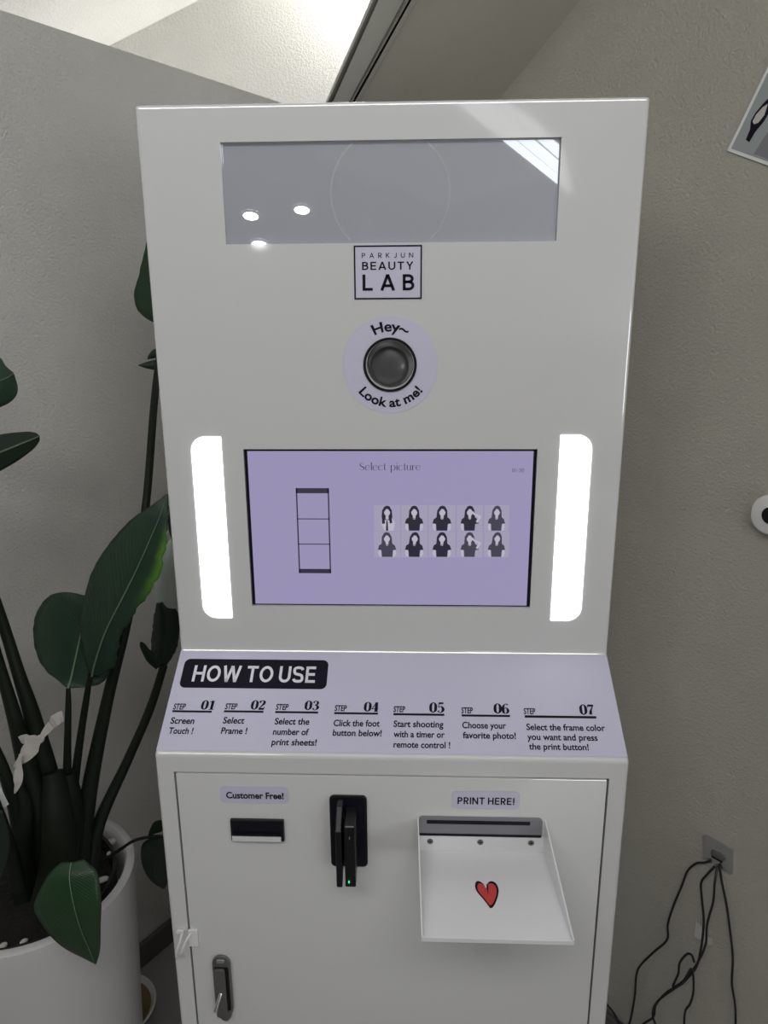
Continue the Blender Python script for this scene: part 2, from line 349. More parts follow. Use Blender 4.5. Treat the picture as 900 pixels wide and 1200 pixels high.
# corner of the two walls
den = LD.x*RD.y-LD.y*RD.x; dq = RQ-LQ; sL = (dq.x*RD.y-dq.y*RD.x)/den; CORN = LQ+LD*sL
bm = B(); face(bm, [(-7, -7.5, 0), (6, -7.5, 0), (6, 4, 0), (-7, 4, 0)]); struct('floor', bm, 'floor')
bm = B()
a0 = LQ-LD*6.5; ZL = 1.981
prism(bm, [a0, CORN, CORN+V((0, 0, ZL)), a0+V((0, 0, ZL))], -LN*.10)
struct('wall_left', bm, 'plaster_l')
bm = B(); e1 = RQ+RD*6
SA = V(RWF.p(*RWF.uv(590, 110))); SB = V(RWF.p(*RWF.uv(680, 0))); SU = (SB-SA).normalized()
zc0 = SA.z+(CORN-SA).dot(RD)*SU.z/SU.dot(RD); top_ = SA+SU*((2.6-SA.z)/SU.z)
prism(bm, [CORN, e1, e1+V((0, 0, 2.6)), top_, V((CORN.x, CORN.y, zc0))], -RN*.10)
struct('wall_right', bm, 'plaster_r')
bm = B(); prism(bm, [a0+LN*.001, CORN+LN*.001, CORN+LN*.001+V((0, 0, .062)), a0+LN*.001+V((0, 0, .062))], LN*.012, bev=.003)
struct('baseboard_left', bm, 'base')
bm = B(); prism(bm, [CORN+RN*.001, e1+RN*.001, e1+RN*.001+V((0, 0, .062)), CORN+RN*.001+V((0, 0, .062))], RN*.012, bev=.003)
struct('baseboard_right', bm, 'base')
# sloped ceiling over the corner: contains the line where it meets the right wall
SA = V(RWF.p(*RWF.uv(590, 110))); SB = V(RWF.p(*RWF.uv(680, 0))); SU = (SB-SA).normalized(); SN = SU.cross(RN).normalized()
if SN.z > 0: SN = -SN
SF = Frame(SA, RN, SU)                                          # u into the room, v up the slope
u_b0, v_b0 = SF.uv(421, 112); u_b1, v_b1 = SF.uv(488, 0)
k = (u_b1-u_b0)/(v_b1-v_b0)
vlo = -.85; vhi = (2.6-SA.z)/SU.z
def ub(v): return u_b0+k*(v-v_b0)
bm = B()
prism(bm, [SF.p(-.02, vlo), SF.p(ub(vlo), vlo), SF.p(ub(vhi), vhi), SF.p(-.02, vhi)], -SN*.004)
struct('ceiling_slope', bm, 'slope')
# beam along its left edge, two members with a groove between
def strip(name, xa, xb, drop, th, m, bev):
    ua0, va0 = SF.uv(*xa[0]); ua1, va1 = SF.uv(*xa[1]); ub0, vb0 = SF.uv(*xb[0]); ub1, vb1 = SF.uv(*xb[1])
    def L(u0, v0, u1, v1, v): return u0+(u1-u0)*(v-v0)/(v1-v0)
    lo, hi = vlo+.02, vhi
    b = B(); P = [SF.p(L(ua0, va0, ua1, va1, lo), lo), SF.p(L(ub0, vb0, ub1, vb1, lo), lo), SF.p(L(ub0, vb0, ub1, vb1, hi), hi), SF.p(L(ua0, va0, ua1, va1, hi), hi)]
    prism(b, [p+SN*drop for p in P], -SN*th, bev=bev, seg=3)
    struct(name, b, m, True)
strip('trim_1', ((385, 118), (437, 0)), ((411.5, 115), (473, 0)), .004, .014, 'trim', .006)
strip('trim_2', ((413.5, 115), (477, 0)), ((422, 115), (489, 0)), .004, .022, 'trim', .004)
# flat ceiling over the room, falling away at the far side
bm = B(); lo = SF.p(0, vhi); 
zc = 2.6
P0 = SF.p(-.3, vhi); P1 = SF.p(ub(vhi), vhi)
face(bm, [(P0.x, P0.y, zc), (P1.x, P1.y, zc), (P1.x-3.5, P1.y-2.6, zc), (-6, -3.2, zc), (6, -3.2, zc), (6, P0.y-3, zc)])
struct('ceiling', bm, 'ceil')
CS0, CS1 = V((0, -3.2, 2.6)), V((0, -7.2, .75))
CSF = Frame(CS0, (-1, 0, 0), (0, 3.2-7.2, .75-2.6))               # seen from the booth
bm = B(); face(bm, [(-6, -3.2, 2.6), (-6, -7.2, .75), (6, -7.2, .75), (6, -3.2, 2.6)]); struct('ceiling_back', bm, 'ceil')
bm = B(); prism(bm, [(-6, -7.2, 0), (6, -7.2, 0), (6, -7.2, .76), (-6, -7.2, .76)], (0, -.1, 0)); struct('wall_back', bm, 'plaster_l')
# bright plaster of the light shaft above the left wall
c1, c2 = atd(107, 42, 2.4), atd(190, 0, 2.4); rr = atd(430, 60, 2.45); ll = atd(-40, 20, 2.0)
cd = (c1-c2); 
lowc, hic = c1+cd*2.2, c2-cd*3.5
dr = (rr-(c1+c2)/2); dl = (ll-(c1+c2)/2)
bm = B(); prism(bm, [lowc, lowc+dr*2.4, hic+dr*2.4, hic], (dr.cross(cd)).normalized()*(.04 if (dr.cross(cd)).dot(CF) > 0 else -.04)); struct('ceiling_shaft', bm, 'plaster_w')
bm = B(); prism(bm, [lowc, lowc+dl*2.2, hic+dl*2.2, hic], (dl.cross(cd)).normalized()*(.04 if (dl.cross(cd)).dot(CF) > 0 else -.04)); struct('wall_shaft', bm, 'plaster_w')

nR = dr.cross(cd).normalized(); nR = nR if nR.dot(CF) < 0 else -nR
LP2 = c2-cd*1.2+dr*.72+nR*.035
area('shaft_fill_side', LP2, c1+dl*.5, .12, .12, 7.5, (1, .99, .95))  # added hidden lamp grazing the shaft plaster, stands in for daylight
nL = dl.cross(cd).normalized(); nL = nL if nL.dot(ray(50, 15)) < 0 else -nL
area('shaft_fill', (c1+c2)/2+dl*.45+nL*.8, (c1+c2)/2+dl*.45, .3, .3, 5, (1, .99, .95))  # added lamp hidden behind the left wall to brighten the shaft

# lights of the room, seen again in the mirror
CAMM = V((CP.x, -CP.y, CP.z))
def refl(px, py, q, n):                                         # where the mirrored sight line meets a plane
    d = ray(px, py); d = V((d.x, -d.y, d.z)); return CAMM+d*((V(q)-CAMM).dot(V(n))/d.dot(V(n)))
for (px, py), lab in (((293.5, 251), 'round ceiling downlight reflected at the left of the mirror'), ((353.5, 244), 'round ceiling downlight reflected right of its neighbours in the mirror'), ((303.5, 284.5), 'round ceiling downlight reflected at the bottom edge of the mirror')):
    c = refl(px, py, CS0, CSF.n); u, v = (c-CS0).dot(CSF.ex), (c-CS0).dot(CSF.ey)
    e = empty('ceiling_downlight', c, lab, 'light', 'ceiling downlights')
    r = 8.2/FPX*(c-CAMM).length
    b = B(); ring(b, CSF, u, v, r*1.12, r, -.002 if CSF.n.z > 0 else .012, -.014 if CSF.n.z > 0 else .002); link('trim_ring', b, 'trim', e)
    s = -1 if CSF.n.z > 0 else 1
    b = B(); flat(b, CSF, ellipse(u, v, r, r), s*.002, s*.01); link('diffuser', b, 'down', e)
sb = CSF.n if CSF.n.z < 0 else -CSF.n
bm = B(); prism(bm, [refl(*p, CS0, CSF.n) for p in ((336, 162), (398, 196), (428, 216), (450, 214), (500, 238), (530, 240), (600, 222), (662, 200), (662, 150), (336, 150))], sb*.002); struct('ceiling_bright_patch', bm, 'bright_patch')  # thin paler sheet added for a bright area in the mirror; brightness is colour
for i, (A, Bq, C, D) in enumerate((((590, 163), (603, 162), (655, 205), (653.5, 214)), ((606.5, 162), (624, 161), (655.5, 188), (655, 203)), ((629, 161), (646, 160), (656.5, 170), (656, 185)))):
    # continue the strips up and to the left past the mirror's edge
    P = [refl(*p, CS0, CSF.n) for p in (A, Bq, C, D)]
    P = [P[0]+(P[0]-P[3])*2.2, P[1]+(P[1]-P[2])*2.2, P[2]+(P[2]-P[1])*.3, P[3]+(P[3]-P[0])*.3]
    s = CSF.n if CSF.n.z < 0 else -CSF.n
    b = B(); prism(b, [p+s*.006 for p in P], s*.002)
    tag(link('strip_light', b, 'sky'), ('long white ceiling strip light nearest the middle of the mirror', 'middle white strip light reflected at the mirror\'s top corner', 'outermost white strip light reflected in the mirror\'s corner')[i], 'light', 'ceiling strip lights')

# ------------------------------------------------------------------ the photo booth
ZT, ZB, YS, ZS, YB = 1.73727, 1.03955, -.13314, .95695, .36
PF = Frame((0, 0, 0), (1, 0, 0), (0, 0, 1)); DF = Frame((0, YS, 0), (1, 0, 0), (0, 0, 1))
HF = Frame((0, YS, ZS), (1, 0, 0), (0, -YS, ZB-ZS))
booth = empty('photo_booth', (0, .1, 0), 'white floor-standing photo booth with mirror, lit screen and print tray', 'photo booth')
DX, DZ0, DZ1 = .2745, .07, .9305
def rect(u0, v0, u1, v1): return [(u0, v0), (u1, v0), (u1, v1), (u0, v1)]
DISP = rect(-.2008, 1.5815, .2010, 1.6958); MON = rect(-.194, 1.1066, .1903, 1.3274)
LPL = rrect(-.2630, 1.0885, -.2225, 1.3440, .019, (1, 0, 0, 1)); LPR = rrect(.2190, 1.0885, .2600, 1.3460, .019, (0, 1, 1, 0))
CX, CZ, CRAD = -.0004, 1.4355, .0335
bm = B()
prism(bm, [(-.3, 0, ZT), (-.3, 0, ZB), (-.3, YS, ZS), (-.3, YS, 0.0), (-.3, YB, 0.0), (-.3, YB, ZT)], (.6, 0, 0), bev=.0045, seg=6)
body = link('cabinet_body', bm, 'paint', booth, True, loc=(0, 0, 0))
def cut(o, F, uvs, depth):
    b = B(); flat(b, F, uvs, -depth, .05); me = bpy.data.meshes.new('c'); b.to_mesh(me); b.free()
    c = bpy.data.objects.new('c', me); COL.objects.link(c)
    m = o.modifiers.new('b', 'BOOLEAN'); m.operation = 'DIFFERENCE'; m.solver = 'EXACT'; m.object = c
    return c
inv = body.matrix_parent_inverse
pl = body.location.copy(); body.parent = None; body.location = (0, 0, 0)
cs = [cut(body, PF, DISP, .010), cut(body, PF, MON, .008), cut(body, PF, LPL, .006), cut(body, PF, LPR, .006), cut(body, PF, ellipse(CX, CZ, CRAD-.002, CRAD-.002, 48), .05), cut(body, DF, rect(-DX-.0022, DZ0-.002, DX+.0022, DZ1+.002), .016)]
dg = bpy.context.evaluated_depsgraph_get(); dg.update()
nm = bpy.data.meshes.new_from_object(body.evaluated_get(dg)); body.modifiers.clear(); body.data = nm
for c in cs: bpy.data.objects.remove(c)
body.parent = booth; body.location = pl
for e_ in nm.edges: e_.use_edge_sharp = False
for p in nm.polygons: p.use_smooth = False

bm = B(); flat(bm, PF, [(u*.999, v) for u, v in DISP], -.0095, -.0065); link('mirror_panel', bm, 'mirror', booth)['label'] = 'smoky grey mirror strip at the top'
for a0, a1 in ((118, 242), (-62, 62)):  # reflection of a ring, drawn as two thin grey arcs on the mirror
    bm = B(); c_ = PF.uv(457, 226); stroke(bm, PF, [(c_[0]+.0715*math.cos(math.radians(a0+(a1-a0)*k/24)), c_[1]+.0715*math.sin(math.radians(a0+(a1-a0)*k/24)), .0026) for k in range(25) if DISP[0][1]+.001 < c_[1]+.0715*math.sin(math.radians(a0+(a1-a0)*k/24)) < DISP[2][1]-.001], lambda x, y: (x, y), -.0063, 2); link('ring_reflection_arc', bm, 'ring_refl', booth)
# brand sticker
def poly(F, pts): return [F.uv(*p) for p in pts]
bm = B(); flat(bm, PF, poly(PF, ((414.8, 351), (493.8, 350), (495, 286.3), (414.8, 287))), .0002, .0006)
logo = link('logo_sticker', bm, 'sticker', booth)
bm = B(); u0, v0 = PF.uv(415.5, 351); u1, v1 = PF.uv(494.6, 287); t = .0018
for q in (rect(u0, v0, u1, v0+t), rect(u0, v1-t, u1, v1), rect(u0, v0+t, u0+t, v1-t), rect(u1-t, v0+t, u1, v1-t)): flat(bm, PF, q, .0007, .0009)
link('logo_border', bm, 'ink', logo)
bm = B()
mono(bm, PF, 'PARKJUN', 424, 484.3, 302.5, 296.6, .0009, .13, 1.0, .75)
mono(bm, PF, 'BEAUTY', 424.4, 484.3, 316.5, 307, .0009, .16, 1.0, .22)
mono(bm, PF, 'LAB', 425, 485.6, 340.8, 321.8, .0009, .175, 1.08, .45)
link('lettering', bm, 'ink', logo)
# camera hole and its sticker
bm = B(); ring(bm, PF, CX, CZ-.0005, .0605, CRAD-.001, .0002, .0006, n=72); cst = link('camera_sticker', bm, 'sticker', booth)
bm = B()
def arc(s, R, a0, a1, cap, top, bold):
    n = s; vs, fs = text_geo(s, bold); a = min(v[0] for v in vs); b = max(v[0] for v in vs); sy = cap/capheight(bold)
    def fn(x, y):
        t = math.radians(a0+(a1-a0)*(x-a)/(b-a))
        if top: r = R+y*sy; return CX+r*math.sin(t), CZ+r*math.cos(t)
        r = R-y*sy; return CX+r*math.sin(t), CZ-r*math.cos(t)
    put(bm, PF, vs, fs, fn, .0009)
arc('Hey~', .0415, -27, 30, .0125, True, .025); link('lettering', bm, 'ink', cst)
bm = B(); arc('Look at me!', .0530, -50, 52, .0118, False, .03); link('lettering', bm, 'ink', cst)
bm = B(); ring(bm, PF, CX, CZ, CRAD+.0004, CRAD-.0030, .0003, .0022); link('lens_ring', bm, 'black', booth, True)
bm = B()
ring(bm, PF, CX, CZ, CRAD-.0021, CRAD-.0036, -.034, .0004); link('lens_tube', bm, 'tube', booth, True)
bm = B(); flat(bm, PF, ellipse(CX, CZ-.001, CRAD-.0045, CRAD-.0045), -.034, -.031); lensb = link('camera', bm, 'tube', booth)
bm = B(); ring(bm, PF, CX-.0015, CZ-.0035, .0252, .0235, -.031, -.0185); ring(bm, PF, CX-.0015, CZ-.0035, .0235, .012, -.031, -.022); link('lens_barrel', bm, 'dgrey', lensb, True)
bm = B()
N = 24
rows = [[bm.verts.new(PF.p(CX-.0015+r*math.cos(2*math.pi*i/N), CZ-.0035+r*math.sin(2*math.pi*i/N), h)) for i in range(N)] for r, h in ((.0235, -.0218), (.018, -.0202), (.011, -.0190), (.004, -.0186))]
for a, b in zip(rows, rows[1:]):
    for i in range(N): bm.faces.new((a[i], a[(i+1) % N], b[(i+1) % N], b[i]))
bm.faces.new(rows[-1]); bmesh.ops.recalc_face_normals(bm, faces=bm.faces); link('lens', bm, 'lens', lensb, True)
# monitor
bm = B(); mu0, mv0, mu1, mv1 = MON[0][0], MON[0][1], MON[2][0], MON[2][1]
flat(bm, PF, rect(mu0+.0003, mv0+.0003, mu1-.0003, mv1-.0003), -.0078, -.005); mon = link('monitor', bm, 'bezel', booth)
bm = B(); flat(bm, PF, rect(mu0+.0042, mv0+.0018, mu1-.0042, mv1-.0034), -.005, -.0046); scr = link('screen', bm, 'screen', mon); scr['label'] = 'lavender lit touch screen'
SFm = Frame((0, .0045, 0), (1, 0, 0), (0, 0, 1))
bm = B(); roman(bm, SFm, 'Select picture', 421, 493.5, 551, 542, .0004); link('screen_title', bm, 'ink_soft', mon)
bm = B(); text(bm, SFm, '01:30', 600, 614, 553.2, 549, .0004, -.01); link('screen_timer', bm, 'ink_soft', mon)
bm = B(); q0 = SFm.uv(350.8, 671.5); q1 = SFm.uv(385, 572)
u0, v0, u1, v1 = q0[0]-.0005, q0[1], q1[0]+.0005, q1[1]; st = .0018
for q in (rect(u0, v1-.007, u1, v1), rect(u0, v0, u1, v0+.0062), rect(u0, v0, u0+st, v1), rect(u1-st, v0, u1, v1)): flat(bm, SFm, q, .0002, .0004, 0)
for k in (1, 2):
    vv = v0+.0062+(v1-v0-.0132)*k/3; flat(bm, SFm, rect(u0, vv-.0006, u1, vv+.0006), .0002, .0004, 0)
link('photo_strip_frame', bm, 'ink_soft', mon)
cols = ((438.5, 469), (470, 501), (502, 534), (535, 566), (567, 597)); rowsy = ((592, 622.3), (623, 653))
kinds = [(0, 0, 0), (0, 0, 0), (0, .03, 0), (0, 0, 1), (1, .02, 0), (1, -.02, 0), (0, .06, 0), (0, 0, 0), (1, -.02, 1), (1, .06, 0)]
for r_ in range(2):
    for c_ in range(5):
        ty, tilt, hand = kinds[r_*5+c_]; a = SFm.uv(cols[c_][0], rowsy[r_][1]); b = SFm.uv(cols[c_][1], rowsy[r_][0])
        W_, H_ = b[0]-a[0], b[1]-a[1]
        def S(pts): return [(a[0]+W_*(.5+x+tilt*max(0, y-.4)), a[1]+H_*y) for x, y in pts]
        bm = B(); flat(bm, SFm, rect(a[0], a[1], b[0], b[1]), .0001, .0002, 0)
        D = 2 if ty else 1
        hair = [(-.17, .34), (-.21, .55), (-.19, .8), (-.1, .95), (0, .985), (.1, .95), (.18, .8), (.2, .55), (.17, .34), (.08, .42), (-.08, .42)]
        top = [(-.2, .02), (-.22, .28), (-.35, .30), (-.31, .46), (-.2, .54), (-.08, .56), (0, .5), (.08, .56), (.2, .54), (.3, .46), (.35, .30), (.22, .28), (.2, .02)]
        flat(bm, SFm, S(hair), .0002, .0003, D)
        flat(bm, SFm, S([(-.06, .48), (-.05, .62), (.05, .62), (.06, .48), (0, .44)]), .0003, .0004, 3)
        if r_*5+c_ == 0:
            flat(bm, SFm, S([(-.1, .02), (-.24, .3), (-.18, .48), (0, .42), (.2, .5), (.3, .3), (.24, .02)]), .0002, .0003, 3)
            flat(bm, SFm, S([(-.05, .02), (-.03, .4), (.02, .4), (.04, .02)]), .0003, .0004, 1)
            flat(bm, SFm, S([(.1, .3), (.06, .55), (.15, .6), (.2, .32)]), .0003, .0004, 1); flat(bm, SFm, S([(-.2, .28), (-.19, .55), (-.1, .6), (-.08, .3)]), .0003, .0004, 1)
        else:
            flat(bm, SFm, S(top), .00025, .0004, D)
            for s in (-1, 1):
                if not (hand and s > 0): flat(bm, SFm, S([(s*.23, .02), (s*.24, .29), (s*.32, .29), (s*.34, .14), (s*.28, .02)]), .0002, .0003, 3)
            if hand:
                flat(bm, SFm, S([(.3, .32), (.42, .5), (.44, .58), (.2, .68), (.12, .78), (.08, .7), (.2, .6), (.34, .53), (.24, .38)]), .0004, .0005, 3)
        flat(bm, SFm, [(a[0]+W_*(.5+tilt*.33)+W_*x, a[1]+H_*y) for x, y in ellipse(0, .735, .115, .15, 18)], .0003, .00045, 3)
        flat(bm, SFm, S([(-.11, .74), (-.1, .9), (0, .94), (.1, .9), (.11, .74), (.05, .84), (-.03, .86)]), .00045, .0005, D)
        link('thumbnail_photo', bm, ['cell', 'dark', 'dark2', 'skin'], mon)
# side lamps
for P in (LPL, LPR):
    bm = B(); cx = sum(p[0] for p in P)/len(P); cz = sum(p[1] for p in P)/len(P)
    flat(bm, PF, [(cx+(u-cx)*.985, cz+(v-cz)*.998) for u, v in P], -.0055, .0012, bev=.0006); link('light_panel', bm, 'lamp', booth)
# instruction vinyl on the slanted ledge
hl = HF.uv(450, 764)[1]
L_ = math.hypot(YS, ZB-ZS)
bm = B(); flat(bm, HF, rect(-.2985, .006, .2985, L_-.003), .0002, .0005); ins = link('instruction_sticker', bm, 'sticker', booth)
bm = B()
q0 = HF.uv(211.5, 806); q1 = HF.uv(383, 774); flat(bm, HF, rrect(HF.uv(211, 800)[0], q0[1], HF.uv(383, 800)[0], q1[1], .008), .0005, .0008)
hd = link('heading_badge', bm, 'ink', ins)
bm = B(); mono(bm, HF, 'HOW TO USE', 224.5, 369, 799, 780, .0010, .165, .98, .12); link('heading_lettering', bm, 'white', hd)
STEPS = [
 ('01', (202.7, 216.7, 831.5), (235, 251, 831.8, 821), (201.8, 248.4, 834), [('Screen', 199.3, 227.3, 848.2), ('Touch !', 197, 225.7, 860)]),
 ('02', (263.4, 277.4, 831.3), (293.6, 310, 831.8, 821), (262.4, 309, 834.1), [('Select', 261, 286, 847.9), ('Prame !', 258.7, 289, 860)]),
 ('03', (323, 337.4, 832), (356.7, 373.2, 832.3, 821.5), (322.5, 373, 835), [('Select the', 321.6, 362.3, 849), ('number of', 319.7, 361.4, 861.2), ('print sheets!', 318, 370.7, 873.3)]),
 ('04', (392, 405.9, 833.4), (426.4, 443.2, 834, 823), (391.6, 443, 836.3), [('Click the foot', 390.6, 444.8, 851), ('button below!', 389.7, 447, 862.4)]),
 ('05', (461, 474.5, 834.6), (503.3, 520.4, 835.3, 823.6), (461, 520.7, 837.6), [('Start shooting', 461, 519.6, 852), ('with a timer or', 461, 521, 864), ('remote control !', 461, 527.5, 876.2)]),
 ('06', (540.6, 554, 836), (579, 596.8, 836.4, 824.8), (541, 597.5, 839), [('Choose your', 541.7, 593, 853.5), ('favorite photo!', 542.4, 604.6, 865.3)]),
 ('07', (613.9, 627.4, 837), (680, 697, 837.8, 826), (615, 698.5, 840.4), [('Select the frame color', 617, 709, 855.7), ('you want and press', 618, 700.3, 867.2), ('the print button!', 620, 690, 878.5)]),
]
for num, s_, d_, l_, lines in STEPS:
    bm = B()
    text(bm, HF, 'STEP', s_[0], s_[1], s_[2], s_[2]-6.8, .0008, .025, .06)
    digits(bm, HF, num, *d_, .0008, .05)
    u0, v0 = HF.uv(l_[0], l_[2]+.8); u1, v1 = HF.uv(l_[1], l_[2]-.8); flat(bm, HF, rect(u0, v0, u1, v1), .0006, .0008)
    for (tx, xa, xb, yb) in lines: text(bm, HF, tx, xa, xb, yb, yb-7.4, .0008, .022, .04)
    link('step_lettering', bm, 'ink', ins)
# door
bm = B(); box(bm, (-DX, YS-.0005, DZ0), (DX, YS+.0145, DZ1), bev=.002); door = link('door', bm, 'paint', booth, True)
def pill(name, a, b, s, x0, x1, yb, yt):
    u0, v0 = DF.uv(*a); u1, v1 = DF.uv(*b); bm = B(); flat(bm, DF, rrect(u0, min(v0, v1), u1, max(v0, v1), .006), .0007, .001)
    o = link(name, bm, 'sticker', door); bm = B(); (mono(bm, DF, s, x0, x1, yb, yt, .0012, .17, .95, .14) if s.isupper() else text(bm, DF, s, x0, x1, yb, yt, .0012, .03)); link('lettering', bm, 'ink', o)
pill('customer_label', (259, 940), (338, 921.8), 'Customer Free!', 265.5, 332.6, 934.6, 927.2)
pill('print_label', (529, 946.5), (609.5, 927.2), 'PRINT HERE!', 536, 603, 941.6, 933.4)
# card slot
u0, v0 = DF.uv(272.3, 981.8); u1, v1 = DF.uv(333, 959)
bm = B(); flat(bm, DF, rect(u0, v0, u1, v1), .0005, .006, bev=.001); slot = link('card_slot', bm, 'black', door)
bm = B(); flat(bm, DF, rect(u0+.003, v0+.009, u1-.003, v1-.003), .006, .0066); flat(bm, DF, rect(u0+.003, v0+.0105, u1-.003, v0+.0135), .0062, .009); link('slot_mouth', bm, 'bezel', slot)
bm = B(); flat(bm, DF, rect(u0+.0015, v0+.0005, u1-.004, v0+.0085), .006, .0075, bev=.0006); link('slot_lip', bm, 'lip', slot)['label'] = 'silver lower lip'
# remote holder
u0, v0 = DF.uv(387.7, 1012.5); u1, v1 = DF.uv(430, 931); u0 = DF.uv(386.5, 972)[0]
bm = B(); flat(bm, DF, rrect(u0+.001, v0, u1, v1, .006), .0005, .0045, bev=.0012); hold = link('remote_holder', bm, 'black', door)
bm = B(); flat(bm, DF, rrect(u0+.004, v0+.003, u1-.003, v1-.003, .005), .0045, .005); link('holder_face', bm, 'bezel', hold)
YR = YS-.042
RF = Frame((0, YR, 0), (1, 0, 0), (0, 0, 1))
ua, va = RF.uv(394.5, 1040); ub_, vb_ = RF.uv(401.5, 1040); vt = RF.uv(400, 968)[1]
bm = B(); prism(bm, [(ua, YS-.005, vt+.012), (ua, YS-.005, va+.035), (ua, YR, va), (ua, YR, vt-.01), (ua, YS-.02, vt+.012)], (ub_-ua, 0, 0), bev=.001); link('holder_fin', bm, 'black', hold)
ua, va = RF.uv(404.5, 1041); ub_, vb_ = RF.uv(417, 1041); vt = RF.uv(404, 969)[1]
bm = B(); prism(bm, [(ua, YS-.005, vt+.002), (ua, YS-.005, va+.012), (ua, YR+.002, va), (ua, YR, vt)], (ub_-ua, 0, 0), bev=.0012); rem = link('remote_control', bm, 'black', hold)
bm = B(); uu, vv = RF.uv(405, 970); text(bm, RF, 'SMART', 405, 415, 969.6, 967.8, .0004, .01)
bm.free()
bm = B(); c = RF.uv(409, 1033.5); flat(bm, RF, rrect(c[0]-.0009, c[1]-.0016, c[0]+.0009, c[1]+.0016, .0008), -.0003, .0008); link('status_light', bm, 'green', rem)['label'] = 'small green light'
bm = B(); c0 = RF.uv(404.5, 969.4); c1_ = RF.uv(414.5, 968); flat(bm, RF, rect(c0[0], c0[1], c1_[0], c1_[1]), .0002, .0006); link('top_edge', bm, 'grey', rem)
bm = B(); c = RF.uv(409.5, 982); flat(bm, RF, rrect(c[0]-.0006, c[1]-.002, c[0]+.0006, c[1]+.002, .0005), .0002, .0008); link('button', bm, 'grey', rem)
bm = B(); tube(bm, [DF.p(*DF.uv(402, 951), h) for h in (.005, .012)], .003, 12); link('holder_pin', bm, 'dsteel', hold, True)
# printer mouth
u0, v0 = DF.uv(490.7, 976.5); u1, v1 = DF.uv(635.7, 957.8)
bm = B(); flat(bm, DF, rrect(u0, v0, u1, v1, .005, (0, 0, 1, 1)), .0005, .003, bev=.0008); pm = link('printer_mouth', bm, 'grey', door)
bm = B(); s0 = DF.uv(500, 963.2); s1 = DF.uv(621, 961.2); flat(bm, DF, rect(s0[0], s0[1], s1[0], s1[1]), .003, .0033); flat(bm, DF, rect(u0+.001, v0-.0005, u1-.001, v0+.0028), .003, .0036); link('slot_line', bm, 'bezel', pm)
# print tray: back flange, floor, tapering cheeks and a low lip
zf, zfr = .822, .8285
xl, xr = DF.uv(490.5, 975)[0], DF.uv(637.5, 975)[0]
fl, fr = atz(495.5, 1102.5, zfr), atz(671, 1105.5, zfr); yf = (fl.y+fr.y)/2; fx0, fx1 = fl.x, fr.x
th = .0016; yb_ = YS-.0006
bm = B()
prism(bm, [(xl, yb_, zf), (xr, yb_, zf), (fx1, yf, zfr), (fx0, yf, zfr)], (0, 0, -th))
prism(bm, [(xl, yb_, zf), (xr, yb_, zf), (xr, yb_, v0-.001), (xl, yb_, v0-.001)], (0, -th, 0))
box(bm, (fx0, yf-.0005, zfr-th), (fx1, yf+.0012, zfr+.004), bev=.0004)
tray = link('print_tray', bm, 'tray', booth)
zt = v1-.004
for (xb_, xf, s) in ((xl, fx0, 1), (xr, fx1, -1)):
    bm = B(); prism(bm, [(xb_, yb_, zf-th), (xb_, yb_, zt), (xf, yf, zfr+.005), (xf, yf, zfr-th)], (s*-.0016, 0, 0)); link('tray_cheek', bm, 'tray', tray)
for (px, py) in ((504, 984.3), (562.7, 985.3), (622, 986.3)):
    u, v = DF.uv(px, py); bm = B(); flat(bm, DF, ellipse(u, v, .0040, .0040, 20), .0022, .0032, bev=.0004); sc_ = link('screw', bm, 'dsteel', tray, True)
    bm = B(); flat(bm, DF, rect(u-.0028, v-.0005, u+.0028, v+.0005), .0032, .0034); flat(bm, DF, rect(u-.0005, v-.0028, u+.0005, v+.0028), .0032, .0034); link('cross_recess', bm, 'black', sc_)
tn = V((0, yf-yb_, zfr-zf)).normalized(); TF = Frame((0, yb_, zf), (1, 0, 0), -tn)
def heart(s):
    hc = TF.uv(571, 1049); a = TF.uv(558, 1049)[0]; b = TF.uv(585.5, 1049)[0]; t = TF.uv(571, 1033)[1]; l = TF.uv(571, 1064.5)[1]
    P = [(.52, -.0), (.30, .30), (.05, .60), (-.0, .82), (.07, .97), (.2, .99), (.36, .9), (.46, .72), (.54, .9), (.7, 1.0), (.88, .96), (.98, .8), (.97, .58), (.84, .3), (.66, .06)]
    P = catmull([(x, y) for x, y in P+P[:1]], 4)[:-1]
    return [((a+b)/2+(b-a)*(x-.5)*s, (l+t)/2+(t-l)*(y-.5)*s) for x, y in P]
bm = B(); flat(bm, TF, heart(1), .0002, .0005); ht = link('heart_outline', bm, 'ink', tray)
bm = B(); flat(bm, TF, heart(.82), .0005, .0008); link('heart', bm, 'red', ht)['label'] = 'red heart sticker'
bm = B(); hm = TF.uv(571.5, 1040); hb = TF.uv(571, 1049); stroke(bm, TF, [(hm[0]-.0006, hm[1]+.004, .002), (hm[0]-.0002, hm[1]-.002, .0016), (hm[0]-.0006, hb[1]+.001, .0006)], lambda x, y: (x, y), .0010); link('heart_notch', bm, 'ink', ht)
